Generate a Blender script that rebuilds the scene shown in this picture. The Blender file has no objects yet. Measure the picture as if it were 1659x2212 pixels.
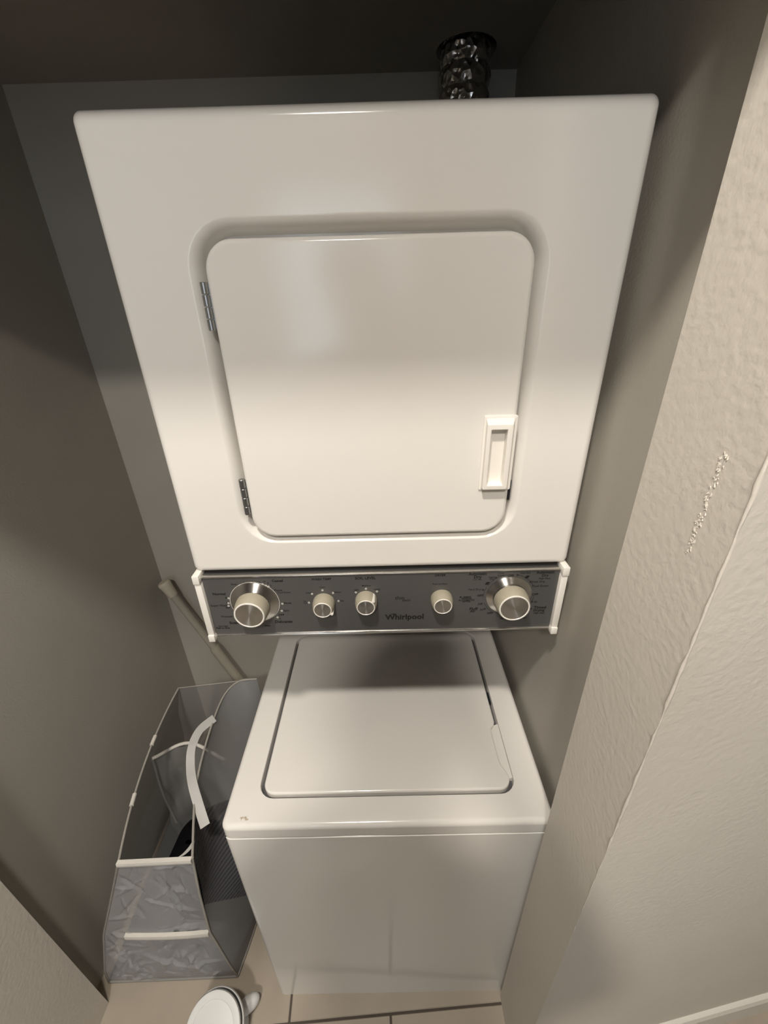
import bpy, bmesh, math, random
from mathutils import Vector, Matrix, noise

S = bpy.context.scene
C = S.collection
PI = math.pi
R = math.radians

# ------------------------------------------------------------------ camera
cam_d = bpy.data.cameras.new('camera')
cam = bpy.data.objects.new('camera', cam_d)
C.objects.link(cam)
S.camera = cam
F_PX, W_PX, H_PX = 890.5, 1659, 2212
cam_d.sensor_fit = 'VERTICAL'
cam_d.sensor_height = 24.0
cam_d.lens = F_PX / H_PX * 24.0
cam_d.clip_start = 0.01
pitch, yaw, roll = 0.4627, -0.0059, -0.0274
fwd = Vector((math.sin(yaw) * math.cos(pitch), math.cos(yaw) * math.cos(pitch), -math.sin(pitch)))
right = Vector((math.cos(yaw), -math.sin(yaw), 0))
up = right.cross(fwd)
r2 = math.cos(roll) * right + math.sin(roll) * up
u2 = -math.sin(roll) * right + math.cos(roll) * up
m3 = Matrix((r2, u2, -fwd)).transposed()
cam.matrix_world = Matrix.Translation((0.0116, -0.5564, 1.6317)) @ m3.to_4x4()

# ------------------------------------------------------------------ world + exposure
world = bpy.data.worlds.new('world')
S.world = world
world.use_nodes = True
bgn = world.node_tree.nodes['Background']
bgn.inputs[0].default_value = (0.62, 0.78, 1.0, 1)      # added cool fill light; walls close off both hall ends
bgn.inputs[1].default_value = 0.12
S.view_settings.view_transform = 'Standard'
S.view_settings.look = 'None'
S.view_settings.gamma = 1.0
S.view_settings.use_curve_mapping = False
S.view_settings.exposure = 0.05
LAMP_STRENGTH = (640.0, 345.0)          # the two round ceiling lamps of the hall (built further down)
LAMP_COLOR = (1.0, 0.925, 0.835)
LAMP_RADIUS = (0.062, 0.10)
LAMP_SPOTS = ((-0.18, -0.75, 2.70), (-0.18, -1.68, 2.70))

# ------------------------------------------------------------------ materials
def nt(name):
    m = bpy.data.materials.new(name)
    m.use_nodes = True
    n = m.node_tree
    return m, n, n.nodes['Principled BSDF']

def node(n, kind, **kw):
    x = n.nodes.new(kind)
    for k, v in kw.items():
        setattr(x, k, v)
    return x

def pr(name, col, rough=0.5, metal=0.0, spec=0.5, bump=None, var=0.0, coat=0.0):
    """principled material with optional noise bump (scale, strength, distance) and slight colour variation"""
    m, n, b = nt(name)
    b.inputs['Base Color'].default_value = (*col, 1)
    b.inputs['Roughness'].default_value = rough
    b.inputs['Metallic'].default_value = metal
    b.inputs['Specular IOR Level'].default_value = spec
    b.inputs['Coat Weight'].default_value = coat
    tc = node(n, 'ShaderNodeTexCoord')
    if bump:
        nz = node(n, 'ShaderNodeTexNoise')
        nz.inputs['Scale'].default_value = bump[0]
        nz.inputs['Detail'].default_value = 3
        bp = node(n, 'ShaderNodeBump')
        bp.inputs['Strength'].default_value = bump[1]
        bp.inputs['Distance'].default_value = bump[2]
        n.links.new(tc.outputs['Object'], nz.inputs['Vector'])
        n.links.new(nz.outputs['Fac'], bp.inputs['Height'])
        n.links.new(bp.outputs['Normal'], b.inputs['Normal'])
    if var:
        nz2 = node(n, 'ShaderNodeTexNoise')
        nz2.inputs['Scale'].default_value = 6
        nz2.inputs['Detail'].default_value = 4
        rp = node(n, 'ShaderNodeValToRGB')
        rp.color_ramp.elements[0].position = 0.3
        rp.color_ramp.elements[1].position = 0.7
        rp.color_ramp.elements[0].color = (*[c * (1 - var) for c in col], 1)
        rp.color_ramp.elements[1].color = (*[min(1, c * (1 + var)) for c in col], 1)
        n.links.new(tc.outputs['Object'], nz2.inputs['Vector'])
        n.links.new(nz2.outputs['Fac'], rp.inputs['Fac'])
        n.links.new(rp.outputs['Color'], b.inputs['Base Color'])
    return m

M = {}
M['paint'] = pr('greige_wall_paint_shaded', (0.43, 0.405, 0.355), 0.55, 0, 0.35, (220, 0.25, 0.0015), 0.02)  # closet copy of the wall paint, darkened to carry the shade inside
M['paint_lit'] = pr('greige_wall_paint_rough_lit', (0.66, 0.615, 0.54), 0.55, 0, 0.35, (110, 0.5, 0.0016), 0.02)  # same wall paint outside, lightened to carry the lamp light
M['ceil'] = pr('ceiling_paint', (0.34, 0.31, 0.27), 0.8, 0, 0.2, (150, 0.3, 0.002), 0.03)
M['hall_ceil'] = pr('hall_ceiling_paint', (0.34, 0.33, 0.31), 0.8, 0, 0.2, None, 0.02)
M['hall_paint'] = pr('dark_taupe_hall_paint', (0.15, 0.145, 0.14), 0.6, 0, 0.3, None, 0.02)
M['trim'] = pr('white_trim_paint', (0.72, 0.69, 0.62), 0.4, 0, 0.5, None, 0.02)
M['grout'] = pr('grout', (0.10, 0.085, 0.07), 0.9, 0, 0.2, (300, 0.4, 0.001), 0.1)
M['tile'] = pr('beige_tile', (0.40, 0.345, 0.275), 0.35, 0, 0.5, (90, 0.12, 0.001), 0.07)
M['enamel'] = pr('white_enamel', (0.80, 0.775, 0.73), 0.15, 0, 0.5, (900, 0.04, 0.0004))
M['groove_shade'] = pr('groove_shade_grey', (0.10, 0.095, 0.10), 0.7)  # grey standing in for the shade in the groove round the lid
M['gap_shade'] = pr('gap_shade', (0.02, 0.018, 0.016), 0.8)  # near-black colour painted in for the shade of narrow gaps
M['white_plastic'] = pr('white_plastic', (0.83, 0.80, 0.74), 0.3, 0, 0.5, None, 0.01)
M['beige_plastic'] = pr('beige_knob_plastic', (0.36, 0.33, 0.255), 0.45, 0, 0.4, None, 0.02)
M['panel'] = pr('grey_console_paint', (0.135, 0.134, 0.132), 0.36, 0.5, 0.5, (500, 0.05, 0.0003), 0.03)
M['ink'] = pr('black_ink', (0.008, 0.008, 0.008), 0.6)
M['white_ink'] = pr('white_ink', (0.7, 0.68, 0.64), 0.6)
M['steel'] = pr('hinge_steel', (0.42, 0.43, 0.43), 0.35, 1.0, 0.5, (200, 0.2, 0.0005), 0.1)
M['bright_trim'] = pr('polished_aluminium', (0.72, 0.70, 0.66), 0.22, 1.0)
M['pole'] = pr('putty_grey_enamel', (0.36, 0.33, 0.27), 0.35, 0, 0.5, None, 0.04)
M['rubber'] = pr('cream_rubber', (0.52, 0.47, 0.37), 0.6, 0, 0.3, None, 0.04)
M['binding'] = pr('white_binding', (0.66, 0.63, 0.57), 0.7, 0, 0.3, (300, 0.3, 0.001), 0.05)
M['rim_tape'] = pr('grey_beige_tape', (0.36, 0.34, 0.30), 0.75, 0, 0.2, (300, 0.3, 0.001), 0.12)
M['webbing'] = pr('white_webbing', (0.54, 0.525, 0.50), 0.75, 0, 0.2, (400, 0.4, 0.001), 0.05)
M['wire'] = pr('grey_wire', (0.25, 0.24, 0.22), 0.5)
M['black_cloth'] = pr('black_cloth', (0.005, 0.005, 0.006), 0.9, 0, 0.1, (200, 0.4, 0.002))
M['black_rubber'] = pr('black_rubber', (0.015, 0.017, 0.02), 0.45)
M['appliance_white'] = pr('off_white_plastic', (0.74, 0.74, 0.72), 0.45, 0, 0.4, (400, 0.1, 0.0004))
M['skin'] = pr('skin', (0.45, 0.29, 0.21), 0.5)
M['shirt'] = pr('dark_shirt', (0.055, 0.05, 0.05), 0.85, 0, 0.2, (150, 0.3, 0.001))
M['trousers'] = pr('dark_trousers', (0.10, 0.15, 0.28), 0.85, 0, 0.2)
M['cap_cloth'] = pr('cap_cloth', (0.05, 0.045, 0.045), 0.85, 0, 0.2)
M['phone'] = pr('phone_black', (0.01, 0.01, 0.012), 0.2)

# brushed metal for knob faces and dial skirts: radial lines around local y
def brushed(name, col, rough):
    m, n, b = nt(name)
    b.inputs['Base Color'].default_value = (*col, 1)
    b.inputs['Metallic'].default_value = 1
    b.inputs['Roughness'].default_value = rough
    b.inputs['Anisotropic'].default_value = 0.9
    b.inputs['Anisotropic Rotation'].default_value = 0.25
    tg = node(n, 'ShaderNodeTangent', direction_type='RADIAL', axis='Y')
    n.links.new(tg.outputs[0], b.inputs['Tangent'])
    return m
M['brushed'] = brushed('brushed_knob_face', (0.50, 0.49, 0.475), 0.28)
M['skirt'] = brushed('brushed_dial_skirt', (0.52, 0.50, 0.47), 0.28)

# foil duct
m, n, b = nt('crumpled_foil')
b.inputs['Base Color'].default_value = (0.62, 0.60, 0.58, 1)
b.inputs['Metallic'].default_value = 1
b.inputs['Roughness'].default_value = 0.22
tc = node(n, 'ShaderNodeTexCoord'); vo = node(n, 'ShaderNodeTexVoronoi'); bp = node(n, 'ShaderNodeBump')
vo.inputs['Scale'].default_value = 75
bp.inputs['Strength'].default_value = 1.0; bp.inputs['Distance'].default_value = 0.006
n.links.new(tc.outputs['Object'], vo.inputs['Vector']); n.links.new(vo.outputs['Distance'], bp.inputs['Height'])
n.links.new(bp.outputs['Normal'], b.inputs['Normal'])
M['foil'] = m

# washer top: white enamel with a small rust blot near the front left corner (wear with its own shape)
m, n, b = nt('white_enamel_worn')
b.inputs['Roughness'].default_value = 0.16
tc = node(n, 'ShaderNodeTexCoord'); nz = node(n, 'ShaderNodeTexNoise')
nz.inputs['Scale'].default_value = 130; nz.inputs['Detail'].default_value = 3
vm = node(n, 'ShaderNodeVectorMath', operation='SUBTRACT'); vm.inputs[1].default_value = (-0.262, -0.131, 0.80)
vs = node(n, 'ShaderNodeVectorMath', operation='MULTIPLY'); vs.inputs[1].default_value = (1.0, 2.6, 1.0)
vl = node(n, 'ShaderNodeVectorMath', operation='LENGTH')
mr = node(n, 'ShaderNodeMapRange'); mr.inputs['From Min'].default_value = 0.006; mr.inputs['From Max'].default_value = 0.032
mr.inputs['To Min'].default_value = 0.46; mr.inputs['To Max'].default_value = 0.90
gt = node(n, 'ShaderNodeMath', operation='SUBTRACT')
ml = node(n, 'ShaderNodeMath', operation='MULTIPLY'); ml.inputs[1].default_value = 9.0; ml.use_clamp = True
mx = node(n, 'ShaderNodeMix', data_type='RGBA')
mx.inputs['A'].default_value = (0.80, 0.775, 0.73, 1); mx.inputs['B'].default_value = (0.46, 0.36, 0.26, 1)
L = n.links.new
L(tc.outputs['Object'], nz.inputs['Vector']); L(tc.outputs['Object'], vm.inputs[0]); L(vm.outputs[0], vs.inputs[0]); L(vs.outputs[0], vl.inputs[0])
L(vl.outputs['Value'], mr.inputs['Value']); L(nz.outputs['Fac'], gt.inputs[0]); L(mr.outputs[0], gt.inputs[1]); L(gt.outputs[0], ml.inputs[0])
L(ml.outputs[0], mx.inputs['Factor']); L(mx.outputs['Result'], b.inputs['Base Color'])
M['enamel_worn'] = m

# see-through fabrics of the hamper
def veil(name, col, opacity, rough=0.6, stripes=None, bump=None, spec=0.3):
    m, n, b = nt(name)
    b.inputs['Base Color'].default_value = (*col, 1)
    b.inputs['Roughness'].default_value = rough
    b.inputs['Specular IOR Level'].default_value = spec
    tr = node(n, 'ShaderNodeBsdfTransparent'); mix = node(n, 'ShaderNodeMixShader')
    out = n.nodes['Material Output']
    mix.inputs[0].default_value = opacity
    n.links.new(tr.outputs[0], mix.inputs[1]); n.links.new(b.outputs[0], mix.inputs[2]); n.links.new(mix.outputs[0], out.inputs['Surface'])
    tc = node(n, 'ShaderNodeTexCoord')
    if stripes:
        mp = node(n, 'ShaderNodeMapping'); mp.inputs['Rotation'].default_value = stripes[1]
        wv = node(n, 'ShaderNodeTexWave'); wv.inputs['Scale'].default_value = stripes[0]; wv.bands_direction = 'Z'
        mr = node(n, 'ShaderNodeMapRange'); mr.inputs['To Min'].default_value = stripes[2]; mr.inputs['To Max'].default_value = stripes[3]
        n.links.new(tc.outputs['Object'], mp.inputs['Vector']); n.links.new(mp.outputs[0], wv.inputs['Vector'])
        n.links.new(wv.outputs['Fac'], mr.inputs['Value']); n.links.new(mr.outputs[0], mix.inputs[0])
    if bump:
        nz = node(n, 'ShaderNodeTexNoise'); nz.inputs['Scale'].default_value = bump[0]; nz.inputs['Detail'].default_value = 4
        bp = node(n, 'ShaderNodeBump'); bp.inputs['Strength'].default_value = bump[1]; bp.inputs['Distance'].default_value = bump[2]
        n.links.new(tc.outputs['Object'], nz.inputs['Vector']); n.links.new(nz.outputs['Fac'], bp.inputs['Height']); n.links.new(bp.outputs[0], b.inputs['Normal'])
    return m
M['film'] = veil('crinkled_clear_film', (0.60, 0.60, 0.61), 0.42, 0.22, None, (60, 0.25, 0.003), 0.9)
M['mesh'] = veil('grey_mesh_fabric', (0.30, 0.30, 0.30), 0.66, 0.8)
M['net'] = veil('fine_grey_net', (0.30, 0.295, 0.28), 0.55, 0.8)
M['ribbed'] = veil('ribbed_dark_mesh', (0.15, 0.15, 0.16), 0.7, 0.8, (27, (0.45, 0, 0), 0.50, 1.0))
M['smooth_mesh'] = veil('smooth_grey_mesh', (0.27, 0.27, 0.265), 0.80, 0.8)
M['hamper_base'] = pr('grey_hamper_fabric', (0.13, 0.13, 0.13), 0.9)

def lamp_material(strength):
    m = bpy.data.materials.new('lamp_diffuser'); m.use_nodes = True
    n = m.node_tree; n.nodes.clear()
    e = node(n, 'ShaderNodeEmission'); o = node(n, 'ShaderNodeOutputMaterial')
    e.inputs[0].default_value = (*LAMP_COLOR, 1); e.inputs[1].default_value = strength
    n.links.new(e.outputs[0], o.inputs[0])
    return m
M['lamp0'], M['lamp1'] = [lamp_material(s) for s in LAMP_STRENGTH]

# ------------------------------------------------------------------ mesh helpers
def obj(name, bm, mat, parent=None, smooth=30, wn=False, normals=True, origin=None):
    if normals:
        bmesh.ops.recalc_face_normals(bm, faces=bm.faces[:])
    me = bpy.data.meshes.new(name)
    if origin is not None:
        bmesh.ops.translate(bm, vec=-Vector(origin), verts=bm.verts[:])
    bm.to_mesh(me); bm.free()
    me.materials.append(M[mat] if isinstance(mat, str) else mat)
    if smooth:
        for p in me.polygons: p.use_smooth = True
        me.set_sharp_from_angle(angle=R(smooth))
    o = bpy.data.objects.new(name, me)
    C.objects.link(o)
    if parent is not None:
        o.parent = parent
        pp = parent
        off = Vector((0, 0, 0))
        while pp is not None:
            off += pp.location; pp = pp.parent
        o.location = -off          # meshes are written in world coordinates
    if origin is not None:
        o.location = Vector(o.location) + Vector(origin)
    if wn:
        md = o.modifiers.new('weighted_normals', 'WEIGHTED_NORMAL'); md.weight = 100; md.keep_sharp = True
    return o

def tag(o, label, cat, group=None):
    o['label'] = label; o['category'] = cat
    if group: o['group'] = group
    return o

def thing(name, label, cat, loc=(0, 0, 0), group=None):
    o = bpy.data.objects.new(name, None)
    o.empty_display_size = 0.05
    C.objects.link(o); o.location = loc
    return tag(o, label, cat, group)

def struct(o):
    o['kind'] = 'structure'
    return o

def box(bm, x0, x1, y0, y1, z0, z1):
    v = [bm.verts.new(p) for p in ((x0,y0,z0),(x1,y0,z0),(x1,y1,z0),(x0,y1,z0),(x0,y0,z1),(x1,y0,z1),(x1,y1,z1),(x0,y1,z1))]
    for f in ((0,3,2,1),(4,5,6,7),(0,1,5,4),(1,2,6,5),(2,3,7,6),(3,0,4,7)):
        bm.faces.new([v[i] for i in f])
    return v

def bbox_bm(*a, bevel=0.0, seg=2):
    bm = bmesh.new(); box(bm, *a)
    if bevel: bmesh.ops.bevel(bm, geom=bm.edges[:], offset=bevel, segments=seg, profile=0.5, affect='EDGES')
    return bm

def rr(a0, a1, b0, b1, r, n=6):
    """rounded rectangle, list of 2-D points"""
    out = []
    for cx, cy, s in ((a1-r, b0+r, -90), (a1-r, b1-r, 0), (a0+r, b1-r, 90), (a0+r, b0+r, 180)):
        for k in range(n + 1):
            a = R(s + 90 * k / n)
            out.append((cx + r * math.cos(a), cy + r * math.sin(a)))
    return out

XZ = lambda y: (lambda p: (p[0], y, p[1]))
XY = lambda z: (lambda p: (p[0], p[1], z))

def ring(bm, pts): return [bm.verts.new(p) for p in pts]

def bridge(bm, a, b):
    n = len(a)
    for i in range(n):
        bm.faces.new((a[i], a[(i+1) % n], b[(i+1) % n], b[i]))

def loft(bm, loops, cap0=True, cap1=True):
    rs = [ring(bm, l) for l in loops]
    for a, b in zip(rs, rs[1:]): bridge(bm, a, b)
    if cap0: bm.faces.new(rs[0])
    if cap1: bm.faces.new(rs[-1])
    return rs

def fill_holes(bm, rings):
    es = []
    for r in rings:
        for i in range(len(r)):
            es.append(bm.edges.get((r[i], r[(i+1) % len(r)])) or bm.edges.new((r[i], r[(i+1) % len(r)])))
    bmesh.ops.triangle_fill(bm, use_beauty=True, edges=es)

def prism(pts, z0, z1):
    bm = bmesh.new()
    loft(bm, [[(x, y, z0) for x, y in pts], [(x, y, z1) for x, y in pts]])
    return bm

def lathe(bm, prof, mat=Matrix.Identity(4), n=40, cap0=True, cap1=True):
    """profile (radius, height) around local z"""
    loops = [[tuple(mat @ Vector((r * math.cos(2*PI*k/n), r * math.sin(2*PI*k/n), h))) for k in range(n)] for r, h in prof]
    return loft(bm, loops, cap0, cap1)

def tube(bm, pts, r, n=10, cap=True):
    pts = [Vector(p) for p in pts]
    rad = r if isinstance(r, (list, tuple)) else [r] * len(pts)
    loops = []; prev = None
    for i, p in enumerate(pts):
        d = (pts[min(i+1, len(pts)-1)] - pts[max(i-1, 0)]).normalized()
        a = prev if prev is not None else Vector((0, 0, 1)) if abs(d.z) < 0.9 else Vector((1, 0, 0))
        a = (a - d * a.dot(d)).normalized(); b = d.cross(a); prev = a
        loops.append([tuple(p + rad[i] * (math.cos(2*PI*k/n) * a + math.sin(2*PI*k/n) * b)) for k in range(n)])
    loft(bm, loops, cap, cap)

def crom(P, per=8):
    """Catmull-Rom through points"""
    P = [Vector(p) for p in P]; out = []
    Q = [P[0] * 2 - P[1]] + P + [P[-1] * 2 - P[-2]]
    for i in range(1, len(Q) - 2):
        a, b, c, d = Q[i-1:i+3]
        for k in range(per):
            t = k / per
            out.append(0.5 * ((2*b) + (c-a)*t + (2*a-5*b+4*c-d)*t*t + (3*b-a-3*c+d)*t**3))
    out.append(P[-1])
    return out

def axis_mat(origin, direction):
    """matrix that sends local +z to direction"""
    return Matrix.Translation(origin) @ Vector(direction).to_track_quat('Z', 'Y').to_matrix().to_4x4()

# ================================================================== SETTING
X_L, X_R, Y_B, Z_C = -0.80, 0.318, 0.665, 2.083       # closet interior
J_L, J_R, Y_I, Y_O = -0.755, 0.28, -0.155, -0.283     # opening: jambs, inner and outer wall plane
Z_H = 1.965                                           # underside of the header
WA = R(8.9)                                           # the hall wall on the right runs off at a slight angle

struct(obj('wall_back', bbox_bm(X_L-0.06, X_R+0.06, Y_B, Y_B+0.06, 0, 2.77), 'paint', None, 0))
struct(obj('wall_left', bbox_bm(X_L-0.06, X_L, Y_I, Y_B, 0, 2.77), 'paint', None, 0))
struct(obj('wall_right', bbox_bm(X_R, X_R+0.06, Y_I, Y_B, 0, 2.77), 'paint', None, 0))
# ceiling with the duct hole
DUCT = Vector((0.193, 0.585))
bm = bmesh.new()
outer = [(X_L, Y_I), (X_R, Y_I), (X_R, Y_B), (X_L, Y_B)]
hole = [(DUCT.x + 0.059*math.cos(2*PI*k/32), DUCT.y + 0.062*math.sin(2*PI*k/32)) for k in range(32)]
a = ring(bm, [(x, y, Z_C) for x, y in outer]); h = ring(bm, [(x, y, Z_C) for x, y in hole])
fill_holes(bm, [a, h])
h2 = ring(bm, [(x, y, Z_C + 0.10) for x, y in hole]); bridge(bm, h, h2); bm.faces.new(h2)
a2 = ring(bm, [(x, y, Z_C + 0.12) for x, y in outer]); bridge(bm, a, a2); bm.faces.new(a2)
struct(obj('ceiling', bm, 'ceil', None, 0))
# pier on the right: jamb face, then the angled hall wall
wd = Vector((math.cos(WA), math.sin(WA)))
far = Vector((J_R, Y_O)) + wd * 1.7
pier = struct(obj('wall_front_right', prism([(J_R, Y_O), tuple(far), (far.x, far.y + 0.12), (X_R+0.06, Y_I + 0.02), (X_R+0.06, Y_I), (J_R, Y_I)], 0, 2.77), 'paint_lit', None, 0))
struct(obj('wall_front_left', prism([(J_L, Y_O), (J_L, Y_I), (-1.75, Y_I), (-1.75, Y_O)], 0, 2.77), 'paint_lit', None, 0))
struct(obj('wall_header', bbox_bm(J_L, J_R, Y_O, Y_I, Z_H, 2.77), 'paint_lit', None, 0))
# lumpy corner bead and chipped paint on the pier
random.seed(4)
bm = bmesh.new()
pts, rad = [], []
z = 0.02
while z < 2.4:
    pts.append((J_R + 0.0005 + random.uniform(-.0004, .0004), Y_O + 0.0005, z)); rad.append(random.uniform(0.0006, 0.0022) if z > 1.0 else random.uniform(0.0003, 0.0012)); z += random.uniform(0.008, 0.02)
tube(bm, pts, rad, 6)
obj('corner_bead', bm, 'paint_lit', pier, 60)
bm = bmesh.new()
for k in range(70):
    t = random.random()
    zc = 1.430 + 0.092 * t + random.uniform(-.003, .003)
    yc = -0.245 - 0.002 * t + random.uniform(-.003, .003)
    s = random.uniform(0.0006, 0.0017)
    v = [bm.verts.new((J_R - (0.0012 if i == 0 else -0.0002), yc + s * math.cos(i * 1.5 + k), zc + 1.8 * s * math.sin(i * 1.5 + k))) for i in range(5)]
    bmesh.ops.convex_hull(bm, input=v)
o = obj('paint_flakes', bm, 'paint_lit', pier, 0); o['kind'] = 'stuff'
# baseboard of the hall wall
q0 = Vector((J_R, Y_O)) + wd * 0.12; nrm = Vector((wd.y, -wd.x))
q1 = far
bm = bmesh.new()
sec = [(0, 0), (0.012, 0), (0.012, 0.088), (0.008, 0.098), (0, 0.100)]
loft(bm, [[(q.x + nrm.x*d, q.y + nrm.y*d, zz) for d, zz in sec] for q in (q0, q1)])
struct(obj('baseboard_right', bm, 'trim', None, 0))
# hall behind the camera
struct(obj('wall_end_left', bbox_bm(-1.81, -1.75, -2.66, Y_I, 0, 2.77), 'hall_paint', None, 0))
struct(obj('wall_end_right', bbox_bm(1.95, 2.01, -2.66, 0.10, 0, 2.77), 'hall_paint', None, 0))
struct(obj('ceiling_hall', bbox_bm(-1.75, 2.0, -2.6, Y_O, 2.74, 2.77), 'hall_ceil', None, 0))
struct(obj('wall_hall', bbox_bm(-1.75, 2.0, -2.66, -2.6, 0, 2.77), 'hall_paint', None, 0))
# daylit window at the far side of the hall (it shows as the pale glow mirrored in the dryer front)
m = bpy.data.materials.new('daylight_pane'); m.use_nodes = True
n = m.node_tree; n.nodes.clear()
e = node(n, 'ShaderNodeEmission'); o_ = node(n, 'ShaderNodeOutputMaterial')
e.inputs[0].default_value = (0.80, 0.90, 1.0, 1); e.inputs[1].default_value = 3.2
n.links.new(e.outputs[0], o_.inputs[0]); M['daylight'] = m
WX0, WX1, WZ0, WZ1 = -0.62, 0.10, 0.95, 2.25
bm = bmesh.new(); box(bm, WX0, WX1, -2.599, -2.590, WZ0, WZ1)
win = struct(obj('window_1', bm, 'daylight', None, 0))
for a_ in ((WX0-0.05, WX0, WZ0-0.05, WZ1+0.05), (WX1, WX1+0.05, WZ0-0.05, WZ1+0.05), (WX0, WX1, WZ1, WZ1+0.05), (WX0, WX1, WZ0-0.05, WZ0), (WX0, WX1, 1.585, 1.615)):
    obj('window_frame', bbox_bm(a_[0], a_[1], -2.599, -2.575, a_[2], a_[3]), 'trim', win, 0)

# floor: grout bed with separate tiles, laid at a slight angle to the closet
floor = struct(obj('floor', bbox_bm(-1.9, 2.0, -2.7, Y_B + 0.06, -0.03, -0.0025), 'grout', None, 0))
TL, TW, G = 0.61, 0.305, 0.005
ang = R(2.9); ca, sa = math.cos(ang), math.sin(ang)
tile_me = None
def tile_xy(u, v): return (-0.009 + u*ca - v*sa, -0.183 + u*sa + v*ca)
for row in range(-8, 3):
    off = 0.0 if row % 2 == 1 else -0.26
    for col in range(-4, 4):
        u0 = off + col * TL; v0 = row * TW
        cx, cy = tile_xy(u0 + TL/2, v0 + TW/2)
        if not (-1.95 < cx < 2.05 and -2.7 < cy < 0.80): continue
        if tile_me is None:
            bm = bbox_bm(-TL/2+G/2, TL/2-G/2, -TW/2+G/2, TW/2-G/2, -0.012, 0, bevel=0.0015, seg=1)
            t = obj('tile', bm, 'tile', floor, 0); tile_me = t.data
        else:
            t = bpy.data.objects.new('tile', tile_me); C.objects.link(t); t.parent = floor
        t.location = (cx, cy, 0); t.rotation_euler = (0, 0, ang)

# round ceiling lamps of the hall
for i, (lx, ly, lz) in enumerate(LAMP_SPOTS):
    lr = LAMP_RADIUS[i]
    lp = thing('ceiling_lamp', ('round flush ceiling lamp right above the closet opening', 'round flush ceiling lamp further back in the hall')[i], 'lamp', (lx, ly, lz), 'hall ceiling lamps')
    bm = bmesh.new(); lathe(bm, [(lr+0.015, lz+0.04), (lr+0.015, lz+0.004), (lr+0.005, lz-0.002), (lr, lz+0.002), (lr, lz+0.012)], Matrix.Translation((lx, ly, 0)), 48)
    obj('housing', bm, 'white_plastic', lp)
    bm = bmesh.new(); lathe(bm, [(lr-0.001, lz+0.008), (lr-0.001, lz+0.001), (lr*0.85, lz-0.004), (lr*0.3, lz-0.007)], Matrix.Translation((lx, ly, 0)), 48)
    obj('diffuser', bm, 'lamp%d' % i, lp)

# ================================================================== STACKED WASHER AND DRYER
unit = thing('laundry_center', 'white stacked washer and dryer with grey control panel filling the closet', 'washer dryer', (0, 0.2, 0))
HW = 0.303

# --- dryer cabinet with a stamped recess around the door
bm = bmesh.new()
L0, L1, Z0, Z1 = -HW, HW, 1.251, 1.820
loops = [map(XZ(0.585), rr(L0, L1, Z0, Z1, 0.010))]
loops.append(map(XZ(0.012), rr(L0, L1, Z0, Z1, 0.010)))
for k in range(1, 6):
    a = R(18 * k); d = 0.012 * (1 - math.cos(a))
    loops.append(map(XZ(0.012 - 0.012 * math.sin(a)), rr(L0 + d, L1 - d, Z0 + d, Z1 - d, 0.010)))
DX, DZ0, DZ1 = 0.191, 1.3175, 1.7045           # the door
GL, GR, GT, GB = 0.0065, 0.0042, 0.0065, 0.0036   # gap round the door: left, right, top, bottom
for d, y in ((0.015, 0.0), (0.012, 0.0006), (0.0075, 0.004), (0.0040, 0.010), (0.0015, 0.018), (0.0, 0.030)):
    loops.append(map(XZ(y), rr(-DX - GL - d, DX + GR + d, DZ0 - GB - d*0.7, DZ1 + GT + d, 0.036 + d + 0.003)))
loops = [list(l) for l in loops]
loft(bm, loops)
obj('dryer_cabinet', bm, 'enamel', unit, 40, True)

# --- dryer door, with the opening for the handle cup
HX0, HX1, HZ0, HZ1 = 0.1545, 0.1775, 1.400, 1.481
bm = bmesh.new()
YF = -0.0055
loops = [list(map(XZ(0.0285), rr(-DX, DX, DZ0, DZ1, 0.034, 10))), list(map(XZ(YF + 0.006), rr(-DX, DX, DZ0, DZ1, 0.034, 10)))]
for k in range(1, 5):
    a = R(22.5 * k); d = 0.006 * (1 - math.cos(a))
    loops.append(list(map(XZ(YF + 0.006 - 0.006 * math.sin(a)), rr(-DX + d, DX - d, DZ0 + d, DZ1 - d, 0.034 - d, 10))))
rs = loft(bm, loops, True, False)
hr = ring(bm, list(map(XZ(YF), rr(HX0, HX1, HZ0, HZ1, 0.002, 3))))
fill_holes(bm, [rs[-1], hr])
h2 = ring(bm, list(map(XZ(0.0280), rr(HX0, HX1, HZ0, HZ1, 0.002, 3))))
bridge(bm, hr, h2); bm.faces.new(h2)
door = obj('dryer_door', bm, 'enamel', unit, 40, True)
# handle: flange, raised bevelled frame, sloping cup
bm = bmesh.new()
Y = YF
lp = [(0.146, 0.1915, 1.3895, 1.4975, Y + 0.0002, .002), (0.146, 0.1915, 1.3895, 1.4975, Y - 0.002, .002), (0.1472, 0.1900, 1.3908, 1.4962, Y - 0.0025, .002),
      (0.1492, 0.1878, 1.3928, 1.4940, Y - 0.0028, .002), (0.1492, 0.1838, 1.3940, 1.4880, Y - 0.0115, .002), (0.1500, 0.1828, 1.3950, 1.4870, Y - 0.0120, .0018),
      (HX0 - 0.0003, HX1 + 0.0003, HZ0 - 0.0003, HZ1 + 0.0003, Y - 0.0120, .0016), (HX0 + 0.0006, HX1 - 0.0006, HZ0 + 0.0006, HZ1 - 0.0006, Y - 0.0112, .0015),
      (HX0 + 0.0008, HX1 - 0.0008, HZ0 + 0.0012, HZ1 - 0.0008, Y + 0.001, .0015), (HX0 + 0.0025, HX1 - 0.0012, HZ0 + 0.016, HZ1 - 0.004, 0.0230, .0015)]
loft(bm, [list(map(XZ(y), rr(a, b, c, d, r, 3))) for a, b, c, d, y, r in lp])
obj('handle', bm, 'white_plastic', door, 30, True)
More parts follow.
